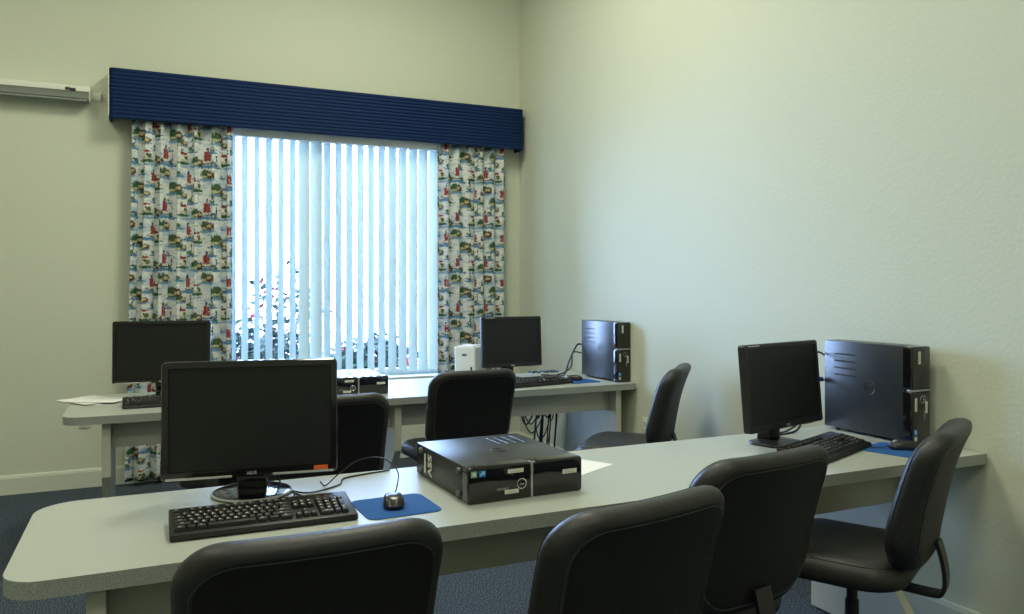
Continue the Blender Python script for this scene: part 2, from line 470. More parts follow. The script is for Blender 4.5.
# ------------------------------------------------------------------ projector screen case, high on the window wall
ps = thing('projection_screen', 'rolled-up projection screen in a pale case mounted high on the wall', 'projector screen', (-3.205, -.055, 2.655))
X0 = -2.3
hexa = [(-.040, .052), (.030, .052), (.040, .040), (.040, .010), (-.058, .010), (-.058, .036)]
MB().prism(hexa, X0, 0, 'x', .004).build('case', M['screen_case'], ps)
MB().prism([(-.056, .009), (.038, .009), (.034, -.034), (-.030, -.046), (-.050, -.034), (-.050, -.012)], X0, -.004, 'x', .002).build('lower_case', M['screen_grey'], ps)
MB().tube([(X0, -.036, -.046), (-.01, -.036, -.046)], .011, 10).build('weight_bar', M['screen_grey'], ps)
MB().box((.001, -.005, .003), (.006, .104, .100), .003).build('end_cap', M['screen_case'], ps)
MB().box((.036, .0515, .005), (.064, .007, .055), .002).box((.065, .020, .005), (.006, .070, .055), .002).build('wall_bracket', M['screen_case'], ps)
MB().box((-.125, -.0595, .022), (.028, .006, .018), .002).box((-.095, -.0595, .018), (.035, .006, .020), .004).build('latch', M['slot'], ps)

# ------------------------------------------------------------------ wall outlets
def outlet(name, label, loc, rz):
    t = thing(name, label, 'outlet', loc, rz)
    MB().box((0, -.003, .057), (.072, .006, .114), .0025).build('plate', M['pale_plastic'], t)
    for z in (.033, .081):
        r = MB().box((0, -.007, z), (.034, .003, .028), .001).build('socket', M['white_plastic'], t)
        MB().box((-.007, -.0088, z + .003), (.003, .001, .010)).box((.007, -.0088, z + .003), (.003, .001, .008)).box((0, -.0088, z - .008), (.005, .001, .005)).build('slots', M['slot'], r, smooth=False)
outlet('wall_outlet', 'pale wall outlet on the wall below the sheets of paper', (-3.235, 0, .402), 0)
outlet('wall_outlet', 'pale wall outlet low beside the end leg of the window desk', (WX, -1.885, .42), -PI / 2)

# ------------------------------------------------------------------ desks
ZT = .74; TH = .0395
def desk(x0, x1, yf, yb, legs, label, radii):
    t = thing('desk', label, 'desk', (0, 0, 0), 0, 'long laminate computer desks')
    hw, hh = (x1 - x0) / 2, (yb - yf) / 2
    poly = [(x + (x0 + x1) / 2, y + (yf + yb) / 2) for x, y in rrect(hw, hh, radii, 10)]
    b = MB(); b.mi = 0; b.prism(poly, ZT - TH, ZT, 'z', .003)
    for f in b.bm.faces:
        f.normal_update()
        if abs(f.normal.z) < .6: f.material_index = 1
    b.build('desktop', [M['laminate'], M['laminate_edge']], t)
    d = yb - yf; zt = ZT - TH
    prof = [(.05, zt), (.05, .43), (.20, .255), (.045, .055), (.045, .008), (d - .11, .008), (d - .11, zt)]
    for lx in legs:
        lg = MB().prism([(yf + u, z) for u, z in prof], lx - .02, lx + .02, 'x', .002).build('leg', M['leg_lam'], t, smooth=False)
        for u in (.08, d - .15):
            MB().lathe([(.0, 0), (.016, 0), (.016, .006), (.006, .008), (.006, .012)], 12, (lx, yf + u, .0)).build('glide', M['rubber'], lg)
    xs = sorted(legs)
    for a, c in zip(xs[:-1], xs[1:]):
        MB().box(((a + c) / 2, yf + .155, (.556 + zt) / 2), (c - a - .04, .018, zt - .556), .002).build('modesty_panel', M['leg_lam'], t, smooth=False)
    return t
NF, NBK, FF, FB = -4.143, -3.451, -1.79, -.95
desk(-3.140, WX - .005, NF, NBK, (-2.957, -1.55, -.25), 'long pale laminate desk nearest the camera with four chairs drawn up', (.006, .006, .115, .085))
desk(-3.225, WX - .012, FF, FB, (-3.035, -1.554, -.082), 'long pale laminate desk in front of the window', (.012, .006, .09, .09))

# ------------------------------------------------------------------ computers
PW, PD, PH = .107, .445, .385
def make_pc(label, loc, rot):
    """small tower; front face at -y, stands on z = 0 (feet below the body)"""
    t = thing('computer', label, 'computer', loc, 0, 'slim black desktop computers'); t.rotation_euler = rot
    f0 = -PD / 2
    body = MB().box((0, .02, PH / 2 + .003), (PW - .006, PD - .04, PH - .006), .003).build('case', M['blk_metal'], t)
    # pressed ribs and round emblem on the side panel (-x)
    xs = -(PW - .006) / 2
    rb = MB()
    for k in range(4):
        z = PH - .055 - k * .030
        rb.tube(spline([(xs, .165, z), (xs - .0006, .15, z), (xs - .0006, .07, z), (xs, .055, z - .002)], 3), .0032, 6)
    rb.build('vent_ribs', M['blk_metal'], body)
    em = MB()
    ring = [(xs - .0004, -.02 + .026 * math.cos(a), .20 + .026 * math.sin(a)) for a in [2 * PI * k / 28 for k in range(29)]]
    em.tube(ring, .0016, 5)
    em.text('DELL', .019, Matrix.Translation((xs - .0004, -.02, .20)) @ Matrix.Rotation(-PI / 2, 4, 'Z') @ Matrix.Rotation(PI / 2, 4, 'X'), .0006)
    em.build('pressed_emblem', M['blk_metal'], body)
    # glossy two-part bezel
    bz = MB(); zs = .545 * PH
    ol = rrect(PW / 2, (zs - .004) / 2, .010, 5)
    bz.cushion([(x, z + (zs - .004) / 2) for x, z in ol], [(1, f0 + .045), (1, f0 + .014)], lambda p: p)
    bz = MB()
    def half(z0, z1):
        o2 = rrect(PW / 2, (z1 - z0) / 2, .008, 5); zc = (z0 + z1) / 2
        b = MB(); b.rings([[(x * k, y, zc + z * k2) for x, z in o2] for (k, k2, y) in ((1, 1, f0 + .042), (1, 1, f0 + .010), (.985, .997, f0 + .004), (.95, .985, f0 + .0015), (.90, .97, f0))])
        return b
    half(.002, zs - .0035).build('lower_bezel', M['blk_gloss'], t)
    half(zs + .0035, PH).build('upper_bezel', M['blk_gloss'], t)
    MB().box((0, f0 + .012, zs), (PW * .985, .026, .0068), .0015).build('bezel_strip', M['silver'], t, label='silver strip across the front')
    # door seams and power ring
    pb = MB().lathe([(.0, f0 - .003), (.010, f0 - .003), (.0118, f0 - .002), (.012, f0 + .002)], 28, (.008, 0, zs - .035), 'y').build('power_button', M['blk_gloss'], t)
    rr = [(.008 + .0145 * math.cos(a), f0 - .0008, zs - .035 + .0145 * math.sin(a)) for a in [2 * PI * k / 32 for k in range(33)]]
    MB().tube(rr, .0015, 6).build('button_ring', M['chrome'], pb, label='chrome ring')
    MB().box((.008, f0 - .0034, zs - .035), (.003, .001, .014), .0003).build('power_mark', M['chrome'], pb)
    R90 = Matrix.Rotation(PI / 2, 4, 'X')
    MB().text('VOSTRO', .0095, Matrix.Translation((.018, f0 - .0002, zs - .098)) @ R90 @ Matrix.Rotation(PI / 2, 4, 'Z'), .0003).build('model_lettering', M['silver'], t, smooth=False)
    # stickers
    def stick(n, x, z, w, h, mat, lab=None):
        return MB().box((x, f0 - .0004, z), (w, .001, h)).build(n, mat, t, smooth=False, label=lab)
    for (x, z, w, h) in ((-.032, zs - .055, .012, .052), (.028, zs - .068, .012, .046), (-.012, PH - .045, .013, .050)):
        s_ = stick('asset_label', x, z, w, h, M['label'], 'white paper label')
        MB().box((x + .002, f0 - .0011, z), (.0012, .0005, h * .7)).box((x - .003, f0 - .0011, z - .004), (.0008, .0005, h * .5)).build('label_line', M['ink'], s_, smooth=False)
    s1 = stick('badge', -.034, .046, .018, .022, M['blue_stick'], 'blue badge sticker')
    MB().box((-.036, f0 - .0011, .049), (.010, .0005, .010)).box((-.031, f0 - .0011, .041), (.006, .0005, .005)).build('badge_mark', M['cyan_stick'], s1, smooth=False)
    s2 = stick('badge', -.034, .020, .018, .019, M['green_stick'], 'pale green badge sticker')
    MB().box((-.034, f0 - .0011, .020), (.009, .0005, .010)).build('badge_mark', M['label'], s2, smooth=False)
    # underside: feet, barcode label and big lettering
    for fx in (-.034, .034):
        for fy in (-.155, .165):
            MB().lathe([(.0, -.006), (.0085, -.006), (.0095, -.004), (.0095, .004)], 18, (fx, fy, 0)).build('foot', M['foot_grey'], t)
    MB().box((.0, .125, -.0003), (.062, .012, .001)).build('barcode_label', M['label'], t, smooth=False, label='narrow white barcode label')
    MB().text('SSV', .046, Matrix.Translation((0, .085, -.0002)) @ Matrix.Rotation(PI, 4, 'X'), .0004, bold=.001).build('lettering', M['label'], t, smooth=False)
    # rear connectors
    MB().box((0, PD / 2 + .002, .26), (.085, .006, .07), .002).build('power_supply', M['silver'], t)
    MB().box((0, PD / 2 + .002, .11), (.040, .006, .15), .002).build('port_panel', M['silver'], t)
    return t
pc = make_pc('black desktop computer lying flat on the near desk beside the blue mouse pad', (-2.024, -3.765, ZT + PW / 2), (0, PI / 2, math.radians(2)))
dup(pc, 'black computer standing upright on the near desk against the wall', (-.062, -3.708, ZT + .006), rot=(0, 0, math.radians(.5)))
dup(pc, 'black computer standing upright at the corner end of the window desk', (-.030, -1.490, ZT + .006), rot=(0, 0, math.radians(2)))
dup(pc, 'black computer lying flat on the window desk below the blind', (-1.958, -1.385, ZT + PW / 2), rot=(0, PI / 2, 0))

# ------------------------------------------------------------------ monitors
def make_monitor(name, label, loc, rz, W, H, z0, bez, chin, kind, tilt=4., logo='', group=None):
    t = thing(name, label, 'monitor', loc, rz, group)
    TM = Matrix.Translation((0, -.05, z0)) @ Matrix.Rotation(math.radians(-tilt), 4, 'X')   # bottom centre of the panel's front face
    def ring(hx0, hx1, z0_, z1_, r, y):
        hw, hh = (hx1 - hx0) / 2, (z1_ - z0_) / 2
        return [(x + (hx0 + hx1) / 2, y, z + (z0_ + z1_) / 2) for x, z in rrect(hw, hh, r, 4)]
    b = MB()
    o = (-W / 2, W / 2, 0, H); i = (-W / 2 + bez, W / 2 - bez, chin, H - bez)
    b.rings([ring(*o, .012, .030), ring(*o, .012, .004), ring(o[0] + .003, o[1] - .003, .003, H - .003, .010, 0), ring(i[0] - .001, i[1] + .001, i[2] - .001, i[3] + .001, .003, 0), ring(*i, .002, .004), ring(*i, .002, .012)], cap0=True, cap1=False)
    bezel = b.xf(TM).build('bezel', M['blk_gloss'] if kind == 'wide' else M['blk_plastic'], t)
    MB().box((0, .008, (i[2] + i[3]) / 2), (i[1] - i[0] + .002, .006, i[3] - i[2] + .002)).xf(TM).build('screen', M['screen'], t, smooth=False)
    b = MB(); zc = H * .5
    b.rings([[(x * k, y, zc + z * k2) for x, z in rrect(W / 2 - .004, H / 2 - .004, .02, 4)] for (k, k2, y) in ((1, 1, .026), (.98, .97, .034), (.80, .74, .050), (.70, .62, .060), (.66, .58, .062))])
    b.xf(TM).build('rear_housing', M['blk_plastic'], t)
    if kind == 'wide':
        for (xa, xb) in ((-W / 2 + .012, -W * .11), (W * .12, W / 2 - .012)):
            MB().box(((xa + xb) / 2, .006, .0035), (xb - xa, .016, .007), .002).xf(TM).build('trim_strip', M['silver'], bezel, label='silver strip along the lower edge')
        MB().box((W / 2 - .050, -.0005, .0145), (.042, .001, .013)).xf(TM).build('sticker', M['orange'], t, smooth=False, label='orange sticker')
        MB().box((.0, .060, .05), (.088, .036, .20), .008).xf(Matrix.Translation((0, -.03, 0))).build('neck', M['blk_gloss'], t)
        st = MB(); st.lathe([(.0, .0), (.110, .0), (.116, .004), (.114, .010), (.100, .0125), (.030, .015), (.0, .0155)], 48); st.build('base', M['blk_gloss'], t)
        MB().lathe([(.1150, .0035), (.1185, .005), (.1175, .009), (.1135, .0108), (.1125, .0090)], 48).build('base_rim', M['silver'], t)
    else:
        MB().prism([(.012, .006), (.075, .006), (.060, .06), (.050, .26), (.012, .27)], -.038, .038, 'x', .006).build('neck', M['blk_plastic'], t)
        ol = rrect(.10, .08, .05, 8)
        MB().rings([[(x * k, y * k + .01, z) for x, y in ol] for k, z in ((1, 0), (1, .006), (.97, .010), (.6, .015), (.3, .018))]).build('base', M['blk_plastic'], t)
        MB().box((-W / 2 + .06, -.0002, H - .0065), (.075, .001, .004)).xf(TM).build('bezel_lettering_strip', M['silver'], t, smooth=False)
    MB().text(logo, .0125 if kind == 'wide' else .013, TM @ Matrix.Translation((0, -.0003, chin * .42)) @ Matrix.Rotation(PI / 2, 4, 'X'), .0003, bold=.0004).build('maker_lettering', M['silver'], t, smooth=False)
    bt = MB()
    for k in range(4): bt.box((W * .36 - .02 * k, .008, -.0005), (.010, .008, .003), .0008)
    bt.xf(TM).build('button_row', M['blk_plastic'], t)
    return t
GM = 'black computer monitors'
make_monitor('monitor', 'large black widescreen monitor on the near desk with an orange sticker', (-2.562, -3.585, ZT), math.radians(-8), .502, .345, .064, .020, .024, 'wide', 2., 'ASUS', GM)
make_monitor('monitor', 'black widescreen monitor by the papers at the open end of the window desk', (-2.770, -1.235, ZT), math.radians(-9), .508, .345, .090, .018, .022, 'wide', 2., 'ASUS', GM)
make_monitor('monitor', 'black monitor on the near desk beside the upright computer', (-.560, -3.672, ZT), math.radians(14), .510, .335, .073, .017, .026, 'square', 5., 'DELL', GM)
make_monitor('monitor', 'black monitor on the window desk beside the white printer', (-.640, -1.265, ZT), math.radians(4), .450, .335, .090, .017, .026, 'square', 3., 'DELL', GM)

# ------------------------------------------------------------------ keyboards
def key_layout():
    U = .0194; rows = []
    K = []
    def row(y, x, items):
        for it in items:
            w, s_ = it if isinstance(it, tuple) else (1., it)
            if s_ is not None: K.append((x + w / 2, y, w, 1., s_))
            x += w
    row(5.35, 0, ['Esc', (1., None)] + ['F1', 'F2', 'F3', 'F4', (.5, None), 'F5', 'F6', 'F7', 'F8', (.5, None), 'F9', 'F10', 'F11', 'F12'])
    row(4, 0, list('`1234567890-=') + [(2., '<')])
    row(3, 0, [(1.5, 'Tab')] + list('QWERTYUIOP[]') + [(1.5, '\\')])
    row(2, 0, [(1.75, 'Caps')] + list("ASDFGHJKL;'") + [(2.25, 'Enter')])
    row(1, 0, [(2.25, 'Shift')] + list('ZXCVBNM,./') + [(2.75, 'Shift')])
    row(0, 0, [(1.5, 'Ctrl'), (1.25, ''), (1.25, 'Alt'), (6.25, ''), (1.5, 'Alt'), (1.5, ''), (1.75, 'Ctrl')])
    for y, a in ((4, ('Ins', 'Hm', 'Pg')), (3, ('Del', 'End', 'Pg'))): row(y, 15.3, list(a))
    K.append((16.8, 1, 1., 1., '^')); row(0, 15.3, ['<', 'v', '>'])
    row(4, 18.6, ['Nm', '/', '*', '-']); row(3, 18.6, ['7', '8', '9']); row(2, 18.6, ['4', '5', '6']); row(1, 18.6, ['1', '2', '3'])
    K.append((19.6, 0, 2., 1., '0')); K.append((21.1, 0, 1., 1., '.')); K.append((22.1, 2.5, 1., 2., '+')); K.append((22.1, .5, 1., 2., 'E'))
    return K, U
LAY, UK = key_layout()
KW, KD = .468, .166
KT = .15
def kslope(y): return .0185 + (y + KD / 2) * KT       # top of the case, rising to the rear
def key_geo(b, k, legend=True):
    x0 = -KW / 2 + .0095
    cx, cy = x0 + k[0] * UK, -KD / 2 + .024 + k[1] * UK * .99
    w, d = k[2] * UK - .0022, k[3] * UK - .0022
    zc = kslope(cy) - .002
    b.mi = 0
    rr = lambda hw, hd, z: [(cx + x, cy + y, z + y * KT) for x, y in rrect(hw, hd, .0015, 2)]
    b.rings([rr(w / 2, d / 2, zc), rr(w / 2, d / 2, zc + .003), rr(w / 2 - .0022, d / 2 - .0020, zc + .0105), rr(w / 2 - .0035, d / 2 - .0035, zc + .0108)])
    if legend and k[4]:
        b.mi = 1
        sz = .0078 if len(k[4]) == 1 else .0042
        b.text(k[4], sz, Matrix.Translation((cx - .0012, cy + .0012, zc + .0109)) @ Matrix.Rotation(math.atan(KT), 4, 'X'), .0002, bold=.0002)
        b.mi = 0
def make_keyboard(label, loc, rz, separate=True):
    t = thing('keyboard', label, 'keyboard', loc, rz, 'black computer keyboards')
    hw, hd = KW / 2, KD / 2
    pr = [(-hd, .002), (-hd - .004, .006), (-hd, kslope(-hd) - .002), (-hd + .006, kslope(-hd)), (hd - .012, kslope(hd - .012)), (hd, kslope(hd) - .004), (hd, .012), (-hd + .02, .002)]
    MB().prism(pr, -hw, hw, 'x', .003).build('case', M['kb_case'], t)
    for sx in (-.17, .17):
        MB().box((sx, hd - .02, .006), (.03, .012, .012), .002).build('foot', M['rubber'], t)
        MB().box((sx, -hd + .02, .001), (.03, .010, .002), .0005).build('foot', M['rubber'], t)
    for k in range(3):
        MB().box((KW / 2 - .082 + .022 * k, hd - .028, kslope(hd - .028) + .0006), (.009, .004, .001)).build('indicator', M['silver'], t, smooth=False)
    if separate:
        for k in LAY:
            b = MB(); key_geo(b, k); b.build('key', [M['key'], M['legend']], t)
    else:
        b = MB()
        for k in LAY: key_geo(b, k, True)
        b.build('keys', [M['key'], M['legend']], t)['kind'] = 'stuff'
    MB().tube(spline([(.05, hd - .002, .014), (.055, hd + .04, .012), (.09, hd + .10, .004), (.12, hd + .17, .004)], 6), .0022, 6).build('cable', M['cable'], t)
    return t
kb = make_keyboard('black keyboard on the near desk in front of the widescreen monitor', (-2.568, -3.905, ZT), math.radians(-.5))
dup(kb, 'black keyboard set at an angle on the near desk before the square monitor', (-.520, -3.880, ZT), math.radians(21))
kf = make_keyboard('black keyboard on the window desk near the upright computer', (-.600, -1.585, ZT), math.radians(10), False)
dup(kf, 'black keyboard on the window desk beside the loose papers', (-2.735, -1.520, ZT), math.radians(1))

# ------------------------------------------------------------------ mouse pads and mice
def make_pad(label, loc, rz, hw=.108, hd=.105):
    b = MB(); ol = rrect(hw, hd, .028, 8)
    b.rings([[(x * k, y * k, z) for x, y in ol] for k, z in ((1, 0), (1, .0022), (.985, .003))])
    b.mi = 1
    o = b.build('mouse_pad', [M['pad'], M['rubber']])
    o.location = loc; o.rotation_euler = (0, 0, rz)
    return tag(o, label, 'mouse pad', 'blue mouse pads')
pad = make_pad('blue mouse pad lying next to the flat computer on the near desk', (-2.205, -3.905, ZT), math.radians(2))
dup(pad, 'blue mouse pad on the near desk against the upright computer', (-.235, -3.955, ZT), math.radians(16))
dup(pad, 'blue mouse pad on the window desk beside the upright computer', (-.262, -1.545, ZT), math.radians(4))
def make_mouse(label, loc, rz, cablepts):
    t = thing('mouse', label, 'mouse', loc, rz, 'black computer mice')
    ol = densify(rrect(.030, .056, (.026, .022, .022, .026), 6), .01)
    ol = [(x * (1. - .10 * max(0, y / .056)), y) for x, y in ol]
    zf = lambda y: .036 - .012 * ((y + .008) / .056) ** 2
    b = MB(); n = []
    rings = []
    for (k, h) in ((.90, 0), (.96, .004), (1., .012), (.985, .45), (.92, .72), (.78, .90), (.55, .985), (.28, 1.0), (.10, 1.0)):
        rings.append([(x * k, y * k, (h if h < .02 else h * zf(y * k))) for x, y in ol])
    b.rings(rings).build('body', M['mouse'], t)
    MB().lathe([(.0, -.004), (.009, -.004), (.010, -.002), (.010, .002), (.009, .004), (.0, .004)], 18, (0, .030, .026), 'x').build('scroll_wheel', M['silver'], t)
    MB().box((0, .033, .0305), (.0012, .036, .004)).build('button_seam', M['slot'], t, smooth=False)
    if cablepts: MB().tube(spline(cablepts, 8), .0021, 6).build('cable', M['cable'], t)
    return t
ms = make_mouse('black mouse on the blue pad next to the flat computer', (-2.212, -3.905, ZT + .003), math.radians(-14),
           [(0, .052, .014), (.012, .075, .030), (.016, .105, .075), (-.03, .155, .105), (-.10, .205, .090), (-.16, .225, .045), (-.20, .26, .003), (-.22, .33, -.001)])
m2 = make_mouse('black mouse on the blue pad in front of the upright near-desk computer', (-.205, -3.965, ZT + .003), math.radians(60),
           [(0, .052, .012), (.0, .085, .006), (.02, .14, .001), (.05, .22, -.001), (.04, .32, -.001)])
dup(m2, 'black mouse on the small blue pad of the window desk', (-.275, -1.500, ZT + .003), math.radians(50))

# ------------------------------------------------------------------ chairs
def make_chair(label, loc, rz):
    """armless task chair facing +y; origin on the floor under the column"""
    t = thing('office_chair', label, 'chair', loc, rz, 'black leather task chairs')
    zc, hh, hw = .722, .220, .238
    ol = densify(rrect(hw, hh, (.120, .085, .085, .120), 9, .035), .035)
    def bend(p):
        x, d, z = p; q = z / hh                        # -1 bottom .. 1 top
        y = -.232 - .030 * q - .036 * max(0, q + .1) ** 2 + .020 * (1 - q * q) * 0 + .42 * x * x + d
        y += .016 * math.exp(-((q + .45) / .45) ** 2) * (1 if d > 0 else .4) + .022 * max(0, -q - .35) ** 1.5
        return Vector((x, y, zc + z - .02 * max(0, q) ** 2 * 0))
    prof = [(0, .052), (.25, .053), (.5, .053), (.68, .051), (.80, .047), (.90, .037), (.96, .024), (.99, .010), (1., -.004), (.992, -.020), (.965, -.034), (.92, -.043), (.87, -.047),
            (.80, -.0475), (.70, -.047), (.5, -.047), (.25, -.047), (0, -.047)]
    b = MB(); b.cushion(ol, prof, bend, 12)
    bk = b.build('backrest', [M['leather'], M['leather_rear']], t, angle=80)
    seam = [bend(Vector((x * .895, -.0462, z * .85 - .002))) for x, z in ol]; seam.append(seam[0])
    MB().tube(seam, .0019, 6).build('rear_piping', M['thread'], bk)
    seam = [bend(Vector((x * .955, .026, z * .955))) for x, z in ol]; seam.append(seam[0])
    MB().tube(seam, .0016, 6).build('front_piping', M['thread'], bk)
    # seat
    sw, sd = .240, .232
    os_ = densify(rrect(sw, sd, (.13, .10, .10, .13), 9), .04)
    def bs(p):
        x, d, y = p
        z = .478 + d - .035 * max(0, (y - .10) / .13) ** 2 - .010 * (1 - (x / sw) ** 2) * (1 if d > 0 else 0) * (1 - (y / sd) ** 2)
        return Vector((x, y + .035, z))
    ps_ = [(0, .055), (.3, .056), (.55, .056), (.74, .055), (.86, .049), (.94, .037), (.985, .018), (1., -.004), (.985, -.024), (.94, -.034), (.8, -.036), (.4, -.036), (0, -.036)]
    st = MB().cushion(os_, ps_, bs).build('seat', M['leather'], t, angle=80)
    sm = [bs(Vector((x * .93, .040, y * .93))) for x, y in os_]; sm.append(sm[0])
    MB().tube(sm, .0016, 6).build('piping', M['thread'], st)
    MB().box((0, .02, .426), (.23, .27, .034), .01).build('seat_pan', M['blk_plastic'], t)
    # back bracket: flat bar out from under the seat, then up behind the backrest
    r = MB(); bw = .030
    pth = spline([(0, -.05, .416), (0, -.17, .410), (0, -.245, .408), (0, -.268, .415), (0, -.277, .44), (0, -.277, .48), (0, -.268, .53), (0, -.255, .575)], 6)
    sec = []
    for i, p in enumerate(pth):
        tt = (pth[min(i + 1, len(pth) - 1)] - pth[max(i - 1, 0)]).normalized(); nn = Vector((0, -tt.z, tt.y))
        sec.append([p + Vector((a * bw, 0, 0)) + nn * c for a, c in ((-1, -.006), (1, -.006), (1, .006), (-1, .006))])
    r.rings(sec).build('back_bracket', M['blk_plastic'], t, angle=30)
    # tilt knob and lever
    MB().lathe([(.0, 0), (.020, 0), (.023, .006), (.023, .034), (.018, .040), (.0, .040)], 20, (0, .165, .378)).build('tension_knob', M['blk_plastic'], t)
    lv = MB().tube([(.08, .04, .412), (.17, .04, .400), (.235, .045, .392)], .006, 8).build('height_lever', M['blk_plastic'], t)
    MB().tube([(.225, .0445, .393), (.265, .047, .388)], .011, 10).build('lever_paddle', M['blk_plastic'], lv)
    # column, hub, five legs with casters
    MB().lathe([(.0, .07), (.030, .07), (.032, .10), (.027, .20), (.027, .235), (.022, .237), (.022, .33), (.0175, .332), (.0175, .415), (.0, .415)], 20).build('column', M['blk_plastic'], t)
    MB().lathe([(.0, .055), (.046, .055), (.052, .075), (.046, .105), (.034, .118), (.0, .118)], 24).build('hub', M['blk_plastic'], t)
    for k in range(5):
        a = 2 * PI * k / 5 + .3
        rt = Matrix.Rotation(a, 4, 'Z')
        sec = []
        for (rad, w, z, h) in ((.030, .030, .085, .022), (.12, .026, .087, .018), (.22, .021, .083, .014), (.285, .018, .074, .010), (.300, .012, .072, .008)):
            sec.append([rt @ Vector((rad, w * c, z + h * s_)) for c, s_ in ((-1, -1), (1, -1), (1, .5), (.6, 1), (-.6, 1), (-1, .5))])
        lg = MB().rings(sec).build('leg', M['blk_plastic'], t, angle=35)
        c0 = rt @ Vector((.282, 0, 0))
        MB().lathe([(.0, .045), (.008, .045), (.008, .072), (.0, .072)], 10, (c0.x, c0.y, 0)).build('caster_stem', M['blk_plastic'], lg)
        cs = MB()
        for s_ in (-1, 1):
            cs.lathe([(.0, s_ * .006), (.022, s_ * .006), (.0255, s_ * .010), (.0255, s_ * .020), (.020, s_ * .025), (.0, s_ * .025)], 18, (0, 0, .0255), 'y')
        cs.box((0, 0, .036), (.030, .014, .026), .005)
        cs.xf(Matrix.Translation((c0.x, c0.y, 0)) @ Matrix.Rotation(a + .8 * math.sin(k * 2.1), 4, 'Z')).build('caster', M['blk_plastic'], lg)
    return t
D2R = math.radians
def back_at(x, y, rz):
    """chair placed so that the middle of its backrest stands at (x, y)"""
    return (x - .27 * math.sin(rz), y + .27 * math.cos(rz), 0)
ch = [(-2.574, -4.668, 1, 'black leather chair nearest the camera, drawn up to the near keyboard'),
      (-1.922, -4.735, 11, 'black leather chair drawn up before the flat computer of the near desk'),
      (-1.375, -4.495, 8, 'black leather chair in front of the angled keyboard of the near desk'),
      (-.596, -4.425, 28, 'black leather chair seen from the side by the wall end of the near desk'),
      (-1.325, -2.330, 2, 'black leather chair at the window desk before the white printer'),
      (-2.190, -2.95, 0, 'black leather chair half hidden behind the widescreen monitor, below the flat window-desk computer'),
      (-2.590, -2.37, -28, 'black leather chair almost wholly hidden behind the near widescreen monitor'),
      (-.265, -2.600, 45, 'black leather chair seen from the side beside the right wall at the window desk')]
c0 = None
for (x, y, a, lab) in ch:
    a = D2R(a)
    if c0 is None: c0 = make_chair(lab, back_at(x, y, a), a)
    else: dup(c0, lab, back_at(x, y, a), a)

# ------------------------------------------------------------------ printer, papers, cables
pr_ = thing('printer', 'small white printer on the window desk in front of the curtain', 'printer', (-.850, -1.085, ZT), D2R(-52))
ol = rrect(.080, .085, .014, 5)
MB().rings([[(x * k, y * k, z) for x, y in ol] for k, z in ((1, .004), (1, .205), (.99, .214), (.96, .220))]).build('body', M['white_plastic'], pr_)
MB().box((0, -.0855, .035), (.11, .004, .034), .001).build('paper_slot', M['slot'], pr_)
MB().box((0, -.120, .016), (.10, .075, .008), .003).build('output_tray', M['cable_blue'], pr_, label='dark blue paper tray')
MB().box((0, .0, .223), (.11, .12, .008), .003).build('lid', M['white_plastic'], pr_)
MB().box((.0, -.0858, .165), (.036, .001, .014)).build('maker_mark', M['cable_blue'], pr_, smooth=False)
MB().box((.055, -.0862, .07), (.014, .003, .035), .001).build('button_panel', M['slot'], pr_)

def sheet(label, loc, rz, hw=.108, hd=.14, curl=.0, seed=0, grp=None):
    random.seed(seed); n = 10; top = []; rgs = []
    b = MB(); th = .0006
    G = {}
    for l in range(2):
        for i in range(n + 1):
            for j in range(n + 1):
                x, y = -hw + 2 * hw * i / n, -hd + 2 * hd * j / n
                z = curl * ((i / n - .5) ** 2 * 2 + (j / n) ** 3) + l * th
                G[l, i, j] = b.bm.verts.new((x, y, z))
    for i in range(n):
        for j in range(n):
            b.bm.faces.new((G[1, i, j], G[1, i + 1, j], G[1, i + 1, j + 1], G[1, i, j + 1]))
            b.bm.faces.new((G[0, i, j + 1], G[0, i + 1, j + 1], G[0, i + 1, j], G[0, i, j]))
    for k in range(n):
        for (p, q) in (((k, 0), (k + 1, 0)), ((k + 1, n), (k, n)), ((0, k + 1), (0, k)), ((n, k), (n, k + 1))):
            b.bm.faces.new((G[0, p[0], p[1]], G[0, q[0], q[1]], G[1, q[0], q[1]], G[1, p[0], p[1]]))
    o = b.build('paper_sheet', M['paper']); o.location = loc; o.rotation_euler = (0, 0, rz)
    return tag(o, label, 'paper', grp)
sheet('white sheet of paper sticking out beside the flat near-desk computer', (-1.530, -3.680, ZT + .0005), D2R(-62), seed=3)
GP = 'papers at the end of the window desk'
for k, (dx, dy, a) in enumerate(((0, 0, 24), (.012, .02, 35), (-.02, -.01, 14), (.02, -.02, 46))):
    lab = ['white sheet at the bottom of the loose papers on the window desk', 'white sheet second from bottom in the loose papers', 'white sheet third from bottom in the loose papers', 'white sheet on top of the loose papers on the window desk'][k]
    sheet(lab, (-3.115 + dx, -1.21 + dy, ZT + .0005 + .0022 * k), D2R(a + 20), curl=.003 if k else 0, seed=k, grp=GP)

GC = 'cables hanging below the window desk'
random.seed(5)
LC = 'dark cable in the tangle hanging behind the window desk'
def cable(pts, label, r=.004, mat='cable', grp=None):
    o = MB().tube(spline(pts, 8), r, 7).build('cable', M[mat]); return tag(o, label, 'cable', grp)
yb = FB + .012
for k in range(8):
    x = -.335 + .030 * k + random.uniform(-.012, .012); zl = random.uniform(.18, .42); w = random.uniform(.02, .07)
    cable([(x, yb - .07, ZT + .004), (x, yb + .004, ZT + .004), (x + .002, yb + .012, ZT - .03), (x - w * .3, yb + .02, .55), (x - w, yb + .03 + .01 * (k % 3), zl + .12), (x - w * .2, yb + .035, zl), (x + w, yb + .03, zl + .10), (x + w * 1.2, yb + .02, .50), (x + w * .6, yb + .03, .06), (x + w * .9, yb + .06, .006), (x + w * 2.2, yb + .16, .005)],
          LC, .0045 if k % 3 else .007, 'cable' if k % 3 else 'cable_blue', GC)
